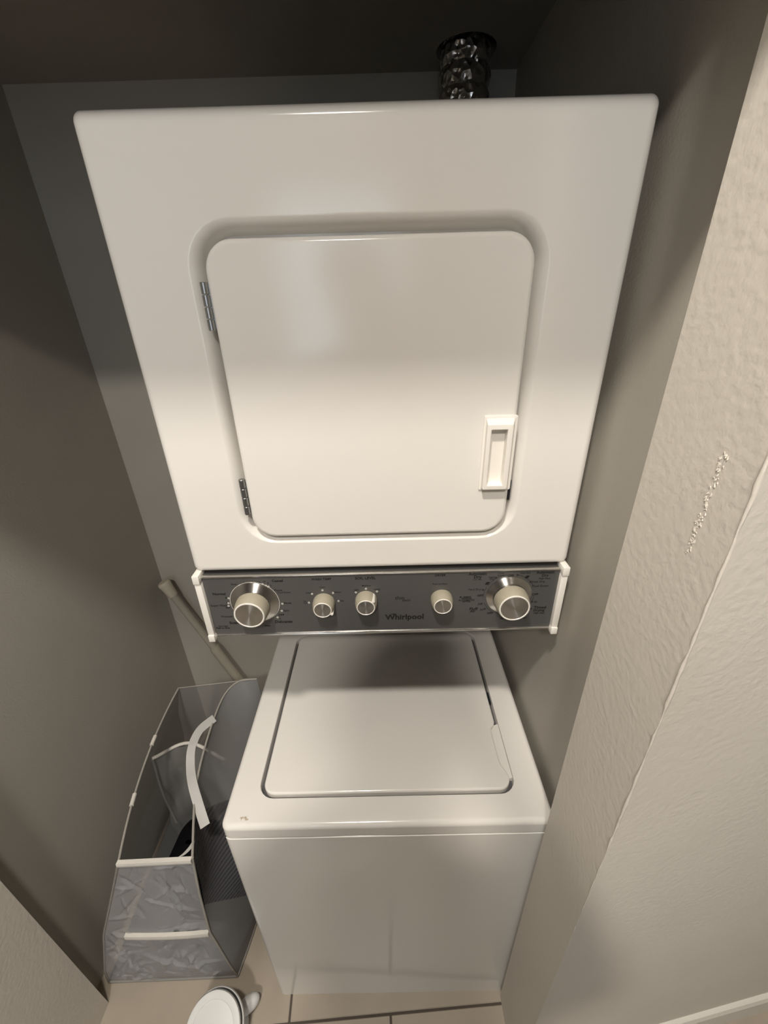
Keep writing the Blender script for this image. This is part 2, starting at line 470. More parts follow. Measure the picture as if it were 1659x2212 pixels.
# hinges
for z0, z1 in ((1.610, 1.663), (1.357, 1.414)):
    bm = bmesh.new()
    n = 4
    for k in range(n):
        a = z0 + (z1 - z0) * k / n; b = z0 + (z1 - z0) * (k + 1) / n - 0.0008
        lathe(bm, [(0.0042, a), (0.0046, a + 0.0006), (0.0046, b - 0.0006), (0.0042, b)], Matrix.Translation((-0.1962, -0.0015, 0)), 14)
    box(bm, -0.1955, -0.1905, -0.001, 0.001, z0 + 0.002, z1 - 0.002)
    obj('hinge', bm, 'steel', door, 30)
obj('latch_plate', bbox_bm(0.1925, 0.1975, 0.006, 0.016, 1.366, 1.398, bevel=0.001), 'black_rubber', door)

# --- control panel
ZC0, ZC1 = 1.1185, 1.2495
bm = bmesh.new(); box(bm, -0.291, 0.291, -0.003, 0.013, ZC0 + 0.006, ZC1 - 0.0045)
con = obj('control_panel', bm, 'panel', unit, 0)
bm = bmesh.new(); box(bm, -0.295, 0.295, 0.012, 0.56, ZC0 + 0.001, ZC1 + 0.004)
obj('console_body', bm, 'gap_shade', unit, 0)  # near-black so the slot behind the trim looks shaded
def trim(z, h):
    bm = bmesh.new()
    loft(bm, [[(x, yy, z + zz) for yy, zz in ((-0.001, -h), (-0.003, -h), (-0.0055, -h*0.5), (-0.006, 0), (-0.0055, h*0.5), (-0.003, h), (-0.001, h))] for x in (-0.2925, 0.2925)])
    obj('trim_strip', bm, 'bright_trim', con, 40)
trim(ZC1 - 0.0035, 0.0019); trim(ZC0 + 0.0042, 0.0026)
obj('under_strip', bbox_bm(-0.2925, 0.2925, 0.002, 0.012, ZC0 - 0.0035, ZC0 + 0.002), 'panel', con, 0)
for s in (-1, 1):
    bm = bmesh.new()
    x0, x1 = sorted((s * 0.2915, s * 0.3025))
    vs = box(bm, x0, x1, -0.010, 0.03, ZC0 + 0.010, ZC1 - 0.012)
    box(bm, min(x0, x0), max(x1, x1), -0.0125, 0.03, ZC1 - 0.0125, ZC1 + 0.0035)
    box(bm, x0, x1, -0.0125, 0.03, ZC0 - 0.0035, ZC0 + 0.0105)
    bmesh.ops.bevel(bm, geom=bm.edges[:], offset=0.0012, segments=2, profile=0.5, affect='EDGES')
    obj('end_cap', bm, 'white_plastic', con, 40)

# --- printed lettering
TEXTS = [('Casual', -0.169, 1.235, 0.006, 1), ('OFF', -0.201, 1.232, 0.004, 1), ('10', -0.191, 1.234, 0.004, 0), ('8', -0.185, 1.231, 0.004, 0), ('6', -0.181, 1.226, 0.004, 0), ('Spin', -0.22, 1.232, 0.005, 0), ('Rinse', -0.241, 1.23, 0.004, 0), ('Normal', -0.269, 1.211, 0.006, 1), ('8', -0.259, 1.203, 0.005, 0), ('12', -0.258, 1.193, 0.005, 0), ('Super Wash', -0.274, 1.187, 0.005, 0), ('OFF', -0.26, 1.182, 0.004, 1), ('Prewash', -0.265, 1.163, 0.005, 0), ('Soak', -0.256, 1.149, 0.007, 1), ('Pull to Start', -0.276, 1.142, 0.003, 1), ('Push to Stop', -0.277, 1.138, 0.004, 1), ('Pause', -0.17, 1.216, 0.005, 0), ('Cool Down', -0.161, 1.211, 0.004, 0), ('Rinse', -0.158, 1.189, 0.005, 0), ('Spin', -0.162, 1.173, 0.005, 0), ('OFF', -0.172, 1.164, 0.005, 1), ('6', -0.175, 1.156, 0.005, 0), ('Delicates', -0.17, 1.149, 0.007, 1), ('Rinse', -0.199, 1.141, 0.004, 0), ('WASH TEMP', -0.097, 1.236, 0.005, 1), ('Cool', -0.097, 1.22, 0.004, 0), ('Cold', -0.121, 1.209, 0.004, 0), ('Warm', -0.072, 1.209, 0.004, 0), ('Tap', -0.129, 1.192, 0.003, 0), ('Cold', -0.128, 1.188, 0.003, 0), ('Hot', -0.067, 1.191, 0.004, 0), ('SOIL LEVEL', -0.025, 1.236, 0.006, 1), ('Medium', -0.024, 1.221, 0.004, 0), ('Light', -0.041, 1.213, 0.004, 0), ('Heavy', -0.007, 1.213, 0.004, 0), ('DRYER', 0.097, 1.238, 0.005, 1), ('Push-to-Start', 0.097, 1.221, 0.004, 0), ('thin', 0.031, 1.194, 0.009, 0), ('twin', 0.042, 1.189, 0.007, 0), ('Whirlpool', 0.039, 1.153, 0.01, 1), ('Automatic', 0.158, 1.239, 0.006, 1), ('Dry', 0.158, 1.233, 0.007, 1), ('Low Heat', 0.158, 1.228, 0.003, 0), ('Less', 0.181, 1.232, 0.005, 0), ('Dry', 0.182, 1.228, 0.004, 0), ('Cool', 0.196, 1.239, 0.004, 0), ('Down', 0.196, 1.235, 0.004, 0), ('OFF', 0.212, 1.234, 0.005, 1), ('Very Dry', 0.235, 1.239, 0.004, 0), ('Automatic', 0.268, 1.239, 0.006, 1), ('Dry', 0.268, 1.233, 0.006, 1), ('High Heat', 0.268, 1.227, 0.004, 0), ('Less Dry', 0.259, 1.221, 0.005, 0), ('Cool Down', 0.263, 1.212, 0.005, 0), ('OFF', 0.257, 1.195, 0.005, 1), ('50', 0.26, 1.179, 0.005, 0), ('Timed', 0.269, 1.167, 0.007, 1), ('Drying', 0.268, 1.161, 0.006, 1), ('High Heat', 0.269, 1.155, 0.004, 0), ('Very Dry', 0.155, 1.208, 0.005, 0), ('OFF', 0.165, 1.195, 0.005, 1), ('30', 0.165, 1.177, 0.005, 0), ('20', 0.17, 1.165, 0.005, 0), ('Fluff', 0.156, 1.167, 0.007, 1), ('Air', 0.155, 1.162, 0.006, 1), ('OFF', 0.185, 1.157, 0.005, 1), ('ENERGY', 0.144, 1.193, 0.003, 1), ('PREFERRED', 0.143, 1.19, 0.003, 1), ('AUTOMATIC', 0.143, 1.186, 0.004, 1), ('SETTING', 0.143, 1.183, 0.003, 1), ('70', 0.206, 1.144, 0.005, 0), ('Max', 0.245, 1.145, 0.004, 0), ('NEW', 0.02, 1.16, 0.003, 1)]
DOTS = [(-0.232, 1.227), (-0.212, 1.232), (-0.194, 1.229), (-0.189, 1.226), (-0.185, 1.224), (-0.255, 1.202), (-0.257, 1.192), (-0.258, 1.186), (-0.167, 1.188), (-0.17, 1.173), (-0.179, 1.159), (-0.097, 1.214), (-0.115, 1.207), (-0.08, 1.208), (-0.122, 1.189), (-0.072, 1.191), (-0.025, 1.215), (-0.042, 1.208), (-0.007, 1.209)]
DOTS2 = [(0.169, 1.207), (0.188, 1.231), (0.223, 1.235), (0.246, 1.221), (0.254, 1.18), (0.254, 1.165), (0.169, 1.178), (0.175, 1.167)]
YT = -0.0032
def printed(name, txt, x, z, h, bold, mat='ink'):
    cu = bpy.data.curves.new('lettering', 'FONT')
    cu.body = txt; cu.size = h * (1.16 if bold else 1.14); cu.align_x = 'CENTER'; cu.align_y = 'CENTER'
    cu.offset = h * (0.030 if bold else 0.006)
    cu.resolution_u = 2
    cu.extrude = 0.00008
    to = bpy.data.objects.new('lettering_source', cu)
    C.objects.link(to)
    dg = bpy.context.evaluated_depsgraph_get()
    me = bpy.data.meshes.new_from_object(to.evaluated_get(dg))
    bpy.data.objects.remove(to); bpy.data.curves.remove(cu)
    me.transform(Matrix.Translation((x, YT, z)) @ Matrix.Rotation(PI/2, 4, 'X'))
    me.materials.clear(); me.materials.append(M[mat])
    me.name = name
    o = bpy.data.objects.new(name, me); C.objects.link(o); o.parent = con
    o.location = -unit.location
    o.location = (0, 0, 0)
    return o
for t, x, z, h, bld in TEXTS:
    if t == 'Whirlpool': h *= 1.36
    printed('lettering', t, x, z, h, bld)
for x, z in DOTS:
    bm = bmesh.new(); lathe(bm, [(0.0018, 0), (0.0018, 0.0003), (0.0009, 0.0003), (0.0009, 0)], axis_mat((x, YT, z), (0, -1, 0)), 14, False, False)
    obj('setting_mark', bm, 'white_ink', con, 0)
for x, z in DOTS2:
    bm = bmesh.new(); lathe(bm, [(0.0017, 0), (0.0017, 0.0003), (0.0010, 0.0003), (0.0010, 0)], axis_mat((x, YT, z), (0, -1, 0)), 14, False, False)
    obj('setting_mark', bm, 'ink', con, 0)
def leaf(x, z, s):
    bm = bmesh.new()
    pts = []
    for k in range(9):
        t = k / 8; pts.append((t * s - s/2, 0.28 * s * math.sin(PI * t)))
    for k in range(1, 8):
        t = 1 - k / 8; pts.append((t * s - s/2, -0.28 * s * math.sin(PI * t)))
    a = R(35)
    bm.faces.new([bm.verts.new((x + p*math.cos(a) - q*math.sin(a), YT - 0.0001, z + p*math.sin(a) + q*math.cos(a))) for p, q in pts])
    obj('leaf_mark', bm, 'ink', con, 0, normals=False)
leaf(0.175, 1.220, 0.009); leaf(0.239, 1.231, 0.009); leaf(0.1325, 1.193, 0.005)
def arc(cx, cz, r, a0, a1, w, mat):
    bm = bmesh.new(); n = 40
    A = [(cx + rr_ * math.cos(R(a0 + (a1-a0)*k/n)), YT - 0.0001, cz + rr_ * math.sin(R(a0 + (a1-a0)*k/n))) for rr_ in (r, r + w) for k in range(n+1)]
    v = [bm.verts.new(p) for p in A]
    for k in range(n): bm.faces.new((v[k], v[k+1], v[n+2+k], v[n+1+k]))
    obj('dial_line', bm, mat, con, 0, normals=False)
KL = (-0.2125, 1.1925); KR = (0.2130, 1.1945)
arc(*KL, 0.0408, 0, 360, 0.0008, 'white_ink')
for a0, a1 in ((25, 80), (100, 150), (200, 240), (-35, -5), (155, 185)): arc(*KR, 0.0420, a0, a1, 0.0006, 'ink')

# --- knobs
def big_knob(cx, cz, rs):
    kx = axis_mat((cx, -0.003, cz), (0, -1, 0))
    bm = bmesh.new()
    lathe(bm, [(rs, 0), (rs, 0.0015), (rs - 0.0015, 0.003), (rs - 0.009, 0.0085), (0.0285, 0.0105), (0.0285, 0.012)], kx, 56)
    k = obj('timer_dial', bm, 'skirt', unit, 25, origin=(cx, -0.003, cz))
    bm = bmesh.new()
    lathe(bm, [(0.0278, 0.0100), (0.0282, 0.0115), (0.0282, 0.014), (0.0276, 0.022), (0.0262, 0.0295), (0.0248, 0.0325), (0.0240, 0.0335), (0.0218, 0.0338), (0.0218, 0.0326)], kx, 56)
    obj('grip', bm, 'beige_plastic', k, 30)
    bm = bmesh.new(); lathe(bm, [(0.0246, 0.0330), (0.0244, 0.0342), (0.0228, 0.0346), (0.0220, 0.0338)], kx, 56, False, False)
    obj('face_ring', bm, 'white_plastic', k, 30)
    bm = bmesh.new(); lathe(bm, [(0.0222, 0.0330), (0.0218, 0.0338), (0.012, 0.0340), (0.0004, 0.0341)], kx, 56)
    obj('knob_face', bm, 'brushed', k, 30, origin=(cx, -0.003, cz))
big_knob(*KL, 0.0402); big_knob(*KR, 0.0378)
def small_knob(cx, cz, pointer=None):
    kx = axis_mat((cx, -0.003, cz), (0, -1, 0))
    bm = bmesh.new()
    lathe(bm, [(0.0184, 0), (0.0186, 0.002), (0.0184, 0.009), (0.0168, 0.0175), (0.0152, 0.0205), (0.0136, 0.0212), (0.0136, 0.0200)], kx, 44)
    k = obj('selector_knob', bm, 'beige_plastic', unit, 30)
    bm = bmesh.new(); lathe(bm, [(0.0150, 0.0206), (0.0148, 0.0215), (0.0139, 0.0218), (0.0133, 0.0211)], kx, 44, False, False)
    obj('face_ring', bm, 'white_plastic', k, 30)
    bm = bmesh.new(); lathe(bm, [(0.0135, 0.0204), (0.0132, 0.0211), (0.008, 0.0212), (0.0003, 0.0213)], kx, 44)
    obj('knob_face', bm, 'brushed', k, 30, origin=(cx, -0.003, cz))
    if pointer is not None:
        a = R(pointer); bm = bmesh.new()
        vs = box(bm, 0.0130, 0.0192, -0.0021, 0.0021, 0.001, 0.0214)
        bmesh.ops.bevel(bm, geom=bm.edges[:], offset=0.0006, segments=1, affect='EDGES')
        Mx = Matrix.Translation((cx, -0.003, cz)) @ Matrix.Rotation(-a, 4, 'Y') @ Matrix(((1,0,0,0),(0,0,-1,0),(0,1,0,0),(0,0,0,1)))
        bmesh.ops.transform(bm, matrix=Mx, verts=bm.verts[:])
        obj('pointer', bm, 'white_plastic', k, 30)
small_knob(-0.0965, 1.1890, -32); small_knob(-0.0255, 1.1920, 42); small_knob(0.1005, 1.1910)

# --- washer
YW = -0.146
bm = bmesh.new()
T0, T1 = 0.768, 0.800
WB = 0.62
loops = [rr(-HW, HW, YW, WB, 0.016), rr(-HW, HW, YW, WB, 0.016)]
zs = [T0, T1 - 0.010]
for k in range(1, 6):
    a = R(18 * k); d = 0.010 * (1 - math.cos(a))
    loops.append(rr(-HW + d, HW - d, YW + d, WB - d, 0.016)); zs.append(T1 - 0.010 + 0.010 * math.sin(a))
LX, LY0, LY1 = 0.2405, -0.089, 0.334
for d, z in ((0.0085, T1), (0.0075, T1 - 0.0008), (0.0068, T1 - 0.003), (0.0060, T1 - 0.016)):
    loops.append(rr(-LX - d, LX + d, LY0 - d, LY1 + d, 0.024 + d)); zs.append(z)
loft(bm, [[(x, y, z) for x, y in l] for l, z in zip(loops, zs)])
obj('washer_top', bm, 'enamel_worn', unit, 40, True)
# lid with a finger notch on the right edge
def lid_loop(d):
    base = rr(-LX + d, LX - d, LY0 + d, LY1 - d, 0.024 - d, 8)
    out = []
    for i, p in enumerate(base):
        out.append(p)
        if i == 8:       # going up the right side
            for y, dx in ((-0.064, 0.0), (-0.052, 0.004), (-0.041, 0.0095), (-0.030, 0.0112), (0.030, 0.0118), (0.040, 0.0105), (0.047, 0.003), (0.055, 0.0)):
                out.append((LX - d - dx, y))
    return out
bm = bmesh.new()
lps = [[(x, y, T1 - 0.013) for x, y in lid_loop(0.0)], [(x, y, T1 - 0.004) for x, y in lid_loop(0.0)]]
for k in range(1, 5):
    a = R(22.5 * k)
    lps.append([(x, y, T1 - 0.004 + 0.0045 * math.sin(a)) for x, y in lid_loop(0.0045 * (1 - math.cos(a)))])
loft(bm, lps)
obj('washer_lid', bm, 'enamel', unit, 40, True)
bm = bmesh.new(); loft(bm, [[(x, y, z) for x, y in rr(-LX - 0.0058, LX + 0.0058, LY0 - 0.0058, LY1 + 0.0058, 0.029)] for z in (T1 - 0.0158, T1 - 0.0140)])
obj('lid_groove_shade', bm, 'groove_shade', unit, 0)  # dark plate put in for the shade of the lid gap
bm = bmesh.new()      # white scoop under the finger notch
loft(bm, [[(LX - 0.014 + (0.008 if abs(y - (-0.006)) > 0.05 else 0), y, T1 - 0.0135), (LX - 0.013 + (0.008 if abs(y - (-0.006)) > 0.05 else 0), y, T1 - 0.0095), (LX + 0.0030, y, T1 - 0.0045), (LX + 0.0062, y, T1 - 0.003), (LX + 0.0062, y, T1 - 0.0135)] for y in (-0.066, -0.050, -0.030, 0.020, 0.036, 0.050)])
obj('grip_scoop', bm, 'enamel', unit, 60)
obj('lid_switch', bbox_bm(0.2420, 0.2455, 0.105, 0.135, T1 - 0.012, T1 - 0.004), 'black_rubber', unit, 0)
bm = bmesh.new()
lps = [rr(-HW, HW, YW, WB, 0.014), rr(-HW, HW, YW, WB, 0.014), rr(-HW + 0.003, HW - 0.003, YW + 0.003, WB - 0.003, 0.012)]
loft(bm, [[(x, y, z) for x, y in l] for l, z in zip(lps, (0.0, 0.7625, 0.7650))])
obj('washer_cabinet', bm, 'enamel', unit, 40, True)
obj('seam_shade', bbox_bm(-HW + 0.004, HW - 0.004, YW + 0.004, WB - 0.004, 0.7645, 0.7685), 'gap_shade', unit, 0)  # dark sheet standing in for the shade in the seam
obj('rear_stand', bbox_bm(-0.28, 0.28, 0.50, 0.585, T1, ZC0 + 0.002), 'enamel', unit, 0)

# ================================================================== VENT DUCT
duct = thing('vent_duct', 'crumpled silver foil vent duct rising from dryer into ceiling hole', 'duct', (DUCT.x, DUCT.y, 1.82))
bm = bmesh.new()
random.seed(9)
n = 64; loops = []
zz = 1.8215; k = 0
seg = 0.0335
while zz < Z_C + 0.07:
    for t, r in ((0.0, 0.0462), (0.08, 0.0485), (0.25, 0.0505), (0.5, 0.0515), (0.75, 0.0505), (0.92, 0.0485)):
        l = []
        for j in range(n):
            a = 2 * PI * j / n
            q = noise.noise(Vector((math.cos(a) * 5, math.sin(a) * 5, (zz + t * seg) * 60)))
            q2 = noise.noise(Vector((math.cos(a) * 14, math.sin(a) * 14, (zz + t * seg) * 140)))
            rad = r + 0.0016 * q + 0.0012 * q2
            l.append((DUCT.x + rad * math.cos(a), DUCT.y + rad * math.sin(a), zz + t * seg + 0.0015 * math.sin(a + k)))
        loops.append(l)
    zz += seg; k += 1
loft(bm, loops)
obj('foil_hose', bm, 'foil', duct, 25)
bm = bmesh.new(); lathe(bm, [(0.0475, 1.8212), (0.054, 1.8212), (0.054, 1.832), (0.0475, 1.834)], Matrix.Translation((DUCT.x, DUCT.y, 0)), 40)
obj('clamp_collar', bm, 'steel', duct)

# ================================================================== TENSION ROD leaning in the back corner
p0 = Vector((-0.764, 0.615, 0.795)); p1 = Vector((-0.465, 0.600, 0.022))
rod = thing('tension_rod', 'putty grey telescoping tension rod leaning in the back left corner', 'rod', tuple(p1))
d = (p1 - p0).normalized(); Lr = (p1 - p0).length
def seg_rod(name, prof, mat):
    bm = bmesh.new(); lathe(bm, prof, axis_mat(p0, d), 24); obj(name, bm, mat, rod, 40)
seg_rod('rubber_tip', [(0.016, -0.004), (0.0205, 0.0), (0.0215, 0.006), (0.0195, 0.018), (0.0165, 0.055), (0.0160, 0.057)], 'rubber')
seg_rod('inner_tube', [(0.0130, 0.05), (0.0130, 0.34)], 'pole')
seg_rod('outer_tube', [(0.0135, 0.318), (0.0168, 0.318), (0.0172, 0.322), (0.0172, Lr - 0.05), (0.014, Lr - 0.05)], 'pole')
seg_rod('rubber_tip', [(0.0165, Lr - 0.06), (0.0195, Lr - 0.02), (0.0215, Lr - 0.006), (0.0205, Lr), (0.016, Lr + 0.004)], 'rubber')

# ================================================================== LAUNDRY HAMPER
HT = 0.60
hamper = thing('laundry_hamper', 'tall pop-up laundry hamper of grey mesh and crinkled clear film beside washer', 'hamper', (-0.58, 0.15, 0))
#           z     FL               FR               BR              BL             bulge front right back left
LEVELS = [(0.00, (-0.775, -0.118), (-0.425, -0.112), (-0.405, 0.42), (-0.785, 0.42), 0.000, 0.025, 0.0, 0.006),
          (0.08, (-0.760, -0.120), (-0.428, -0.116), (-0.400, 0.42), (-0.768, 0.42), 0.004, 0.045, 0.0, 0.008),
          (0.28, (-0.702, -0.112), (-0.443, -0.112), (-0.398, 0.41), (-0.730, 0.41), 0.004, 0.060, 0.0, 0.030),
          (0.45, (-0.632, -0.106), (-0.432, -0.105), (-0.405, 0.39), (-0.690, 0.37), 0.000, 0.020, 0.0, 0.030),
          (0.60, (-0.570, -0.104), (-0.416, -0.100), (-0.405, 0.366), (-0.638, 0.338), 0.000, -0.052, 0.0, 0.020)]
TOPR = crom([(-0.416, -0.100, 0), (-0.465, 0.040, 0), (-0.486, 0.170, 0), (-0.489, 0.300, 0), (-0.460, 0.358, 0), (-0.405, 0.366, 0)], 8)
def lv(z):
    for a, b in zip(LEVELS, LEVELS[1:]):
        if z <= b[0] + 1e-9:
            t = (z - a[0]) / (b[0] - a[0]); t = max(0, min(1, t)); ts = t
            mixp = lambda p, q: (p[0] + (q[0]-p[0])*ts, p[1] + (q[1]-p[1])*ts)
            return [mixp(a[i], b[i]) for i in (1, 2, 3, 4)] + [a[i] + (b[i]-a[i])*ts for i in (5, 6, 7, 8)]
    return lv(LEVELS[-1][0])
def side_pt(side, t, z):
    v = lv(z); c = v[:4]; bl = v[4 + side]
    p, q = c[side], c[(side + 1) % 4]
    dx, dy = q[0]-p[0], q[1]-p[1]; l = math.hypot(dx, dy)
    nx, ny = dy / l, -dx / l
    f = 4 * t * (1 - t) * bl
    r_ = Vector((p[0] + dx*t + nx*f, p[1] + dy*t + ny*f, z))
    if side == 1 and z > 0.3:       # the bound rim of the mesh side bows in and turns round at the back
        w_ = ((z - 0.3) / 0.3) ** 1.5
        k_ = min(len(TOPR) - 1.001, t * (len(TOPR) - 1)); i_ = int(k_)
        q_ = TOPR[i_].lerp(TOPR[i_ + 1], k_ - i_)
        r_ = r_.lerp(Vector((q_.x, q_.y, z)), w_)
    return r_
random.seed(21)
FOLDS = []
for k in range(120):
    FOLDS.append((random.uniform(0, 1), random.uniform(0, 0.6), random.uniform(0, PI), random.uniform(0.02, 0.10), random.uniform(0.005, 0.013), random.uniform(-1, 1)))
def crease(t, z):
    u = (t - 0.5) * 0.30; h = 0.0
    for ft, fz, fa, fl, fw, amp in FOLDS:
        dx, dz = u - (ft - 0.5) * 0.30, z - fz
        al = dx * math.cos(fa) + dz * math.sin(fa); ac = -dx * math.sin(fa) + dz * math.cos(fa)
        if abs(al) < fl and abs(ac) < fw * 2:
            h += amp * max(0.0, 1 - abs(ac) / fw) * (1 - (al / fl) ** 2) * fw * 0.75
    return h
def panel(name, side, mat, crumple, nu=24, nv=36, z0=0.004, z1=HT, keep=None):
    bm = bmesh.new(); g = []
    for j in range(nv + 1):
        row = []
        for i in range(nu + 1):
            t = i / nu; z = z0 + (z1 - z0) * j / nv
            p = side_pt(side, t, z)
            if crumple:
                e = min(1, 8 * t, 8 * (1 - t), (z1 - z) * 40, (z - z0) * 40)
                p += Vector((0, -1, 0)) * crease(t, z) * e * crumple
            row.append(bm.verts.new(p))
        g.append(row)
    for j in range(nv):
        for i in range(nu):
            q = (g[j][i].co + g[j+1][i+1].co) / 2
            if keep is None or keep(q.y, q.z):
                bm.faces.new((g[j][i], g[j][i+1], g[j+1][i+1], g[j+1][i]))
    bmesh.ops.delete(bm, geom=[v for v in bm.verts if not v.link_faces], context='VERTS')
    return obj(name, bm, mat, hamper, 80, normals=False)
panel('film_front', 0, 'film', 1.0, 90, 170)
ZU = lambda y: 0.565 - 1.2 * y
ZL = lambda y: 0.17 - 2.2 * y
def cut_height(t, fn):
    z = 0.3
    for _ in range(12):
        z = 0.5 * z + 0.5 * max(0.004, min(HT, fn(side_pt(1, t, max(0.004, min(HT, z))).y)))
    return max(0.004, min(HT, z))
def side_zone(name, mat, lo, hi, nu=64, nv=24):
    bm = bmesh.new(); g = []
    for i in range(nu + 1):
        t = i / nu; a_, b_ = lo(t), hi(t)
        b_ = max(a_, b_)
        g.append([bm.verts.new(side_pt(1, t, a_ + (b_ - a_) * j / nv)) for j in range(nv + 1)])
    for i in range(nu):
        for j in range(nv):
            f = (g[i][j], g[i+1][j], g[i+1][j+1], g[i][j+1])
            if (f[0].co - f[3].co).length + (f[1].co - f[2].co).length > 1e-4: bm.faces.new(f)
    bmesh.ops.delete(bm, geom=[v for v in bm.verts if not v.link_faces], context='VERTS')
    bmesh.ops.remove_doubles(bm, verts=bm.verts[:], dist=1e-5)
    return obj(name, bm, mat, hamper, 80, normals=False)
cu_ = lambda t: cut_height(t, ZU)
cl_ = lambda t: min(cut_height(t, ZL), cut_height(t, ZU))
side_zone('mesh_side', 'mesh', cu_, lambda t: HT)
side_zone('ribbed_side', 'ribbed', cl_, cu_)
side_zone('lower_side', 'smooth_mesh', lambda t: 0.004, cl_)
panel('net_back', 2, 'net', 0.0)
panel('net_side', 3, 'net', 0.0)
lp0 = [side_pt(sd, k / 8, 0.003) for sd in range(4) for k in range(8)]
bm = bmesh.new(); loft(bm, [[(q.x, q.y, zq) for q in lp0] for zq in (0.001, 0.005)]); obj('hamper_bottom', bm, 'hamper_base', hamper, 0)
# bound top rims, corner bindings, front bars
def rim(name, pts, r, mat):
    bm = bmesh.new(); tube(bm, pts, r, 8); return obj(name, bm, mat, hamper, 60)
rim('rim_binding', [side_pt(1, k/24, HT) for k in range(25)], 0.0028, 'rim_tape')
rim('rim_binding', [side_pt(3, k/24, HT) for k in range(25)], 0.0026, 'rim_tape')
rim('rim_binding', [side_pt(2, k/12, HT) for k in range(13)], 0.0014, 'rim_tape')
rim('corner_binding', [side_pt(0, 1.0, 0.004 + k * (HT - 0.004) / 24) for k in range(25)], 0.0026, 'rim_tape')
rim('corner_binding', [side_pt(0, 0.0, 0.004 + k * (HT - 0.004) / 24) for k in range(25)], 0.0028, 'wire')
rim('bottom_wire', [side_pt(0, k/12, 0.006) for k in range(13)], 0.0035, 'wire')
rim('bottom_wire', [side_pt(1, k/12, 0.006) for k in range(13)], 0.0035, 'wire')
for k, (tt) in enumerate((0.28, 0.62)):     # sleeves on the left rim wire
    rim('rim_sleeve', [side_pt(3, 1 - tt - 0.03 + 0.01 * i, HT) for i in range(7)], 0.0050, 'binding')
def bar(z, h, t0=0.0, t1=1.0):
    bm = bmesh.new(); lps = []
    for i in range(9):
        p = side_pt(0, t0 + (t1 - t0) * i / 8, z); lps.append([(p.x, p.y - 0.0070, z - h/2), (p.x, p.y - 0.0080, z), (p.x, p.y - 0.0070, z + h/2), (p.x, p.y + 0.001, z + h/2), (p.x, p.y + 0.001, z - h/2)])
    loft(bm, lps); obj('front_band', bm, 'binding', hamper, 0)
bar(HT - 0.004, 0.013); bar(0.282, 0.017, 0.22, 1.0)
# inner divider sheet with a white bound edge
A, B_, C_ = Vector((-0.697, 0.213, 0.45)), Vector((-0.609, 0.258, 0.452)), Vector((-0.480, 0.205, 0.45))
bm = bmesh.new()
top = crom([A, B_, C_], 8); bot = crom([(-0.715, 0.195, 0.02), (-0.57, 0.205, 0.02), (-0.43, 0.195, 0.02)], 8)
g = [[bm.verts.new(a.lerp(b, j / 12) + Vector((0, 0.008 * math.sin(j * 1.3 + i * .7), 0))) for i, (a, b) in enumerate(zip(top, bot))] for j in range(13)]
for j in range(12):
    for i in range(len(top) - 1): bm.faces.new((g[j][i], g[j][i+1], g[j+1][i+1], g[j+1][i]))
obj('divider_net', bm, 'net', hamper, 60, normals=False)
rim('divider_binding', [p + Vector((0, 0, 0.003)) for p in top], 0.0050, 'binding')
rim('divider_binding', crom([A, (-0.690, 0.19, 0.33), (-0.670, 0.17, 0.20)], 6), 0.0035, 'net')
# webbing handle: from the outside of the mesh side over the rim and back
def ribbon(name, pts, w, wdir, mat, parent, thick=0.0012):
    P = crom(pts, 8); bm = bmesh.new(); lps = []
    for i, p in enumerate(P):
        d = (P[min(i+1, len(P)-1)] - P[max(i-1, 0)]).normalized()
        u = Vector(wdir[min(len(wdir)-1, i // 8)]); u = (u - d * u.dot(d)).normalized(); nn = d.cross(u)
        lps.append([tuple(p + u*a*w/2 + nn*b*thick) for a, b in ((-1, -1), (1, -1), (1, 1), (-1, 1))])
    loft(bm, lps); return obj(name, bm, mat, parent, 40)
ribbon('handle_strap', [(-0.488, 0.228, 0.604), (-0.510, 0.186, 0.612), (-0.512, 0.138, 0.612), (-0.498, 0.092, 0.606), (-0.473, 0.046, 0.609), (-0.443, 0.002, 0.600), (-0.419, -0.032, 0.580)], 0.021,
       [(0.57, -0.4, -0.58), (0.8, -0.2, -0.3), (1, 0.1, 0.0), (1, 0.3, 0.1), (1, 0.5, 0.1)], 'webbing', hamper)

# black cloth item in the hamper
bag = thing('cloth_bundle', 'black cloth item with white curved tick mark lying inside the hamper', 'clothing', (-0.57, 0.09, 0.01))
bm = bmesh.new()
lps = []
for z, d in ((0.008, 0.012), (0.012, 0.002), (0.10, 0.0), (0.20, 0.004), (0.235, 0.012), (0.25, 0.03), (0.255, 0.055)):
    lps.append([(x + 0.004 * math.sin(z * 40 + y * 30), y + 0.004 * math.sin(x * 40), z + (0.006 * math.sin(x * 60) if z > 0.2 else 0)) for x, y in rr(-0.645 + d, -0.475 - d, 0.00 + d, 0.17 - d, 0.035)])
loft(bm, lps); obj('bundle', bm, 'black_cloth', bag, 60)
bm = bmesh.new()
ctr = crom([(-0.5960, 0.0500, 0.2625), (-0.5830, 0.0580, 0.2625), (-0.5720, 0.0720, 0.2630), (-0.5680, 0.0860, 0.2635), (-0.5720, 0.0900, 0.2635)], 6)
up_, dn = [], []
nC = len(ctr)
for i, p in enumerate(ctr):
    t = i / (nC - 1); w = 0.0045 * math.sin(PI * min(1, t * 0.92 + 0.02)) + 0.0004
    d = (ctr[min(i+1, nC-1)] - ctr[max(i-1, 0)]).normalized(); q = Vector((-d.y, d.x, 0))
    up_.append(bm.verts.new(p + q * w)); dn.append(bm.verts.new(p - q * w))
for i in range(nC - 1): bm.faces.new((up_[i], up_[i+1], dn[i+1], dn[i]))
obj('tick_mark', bm, 'white_ink', bag, 0)

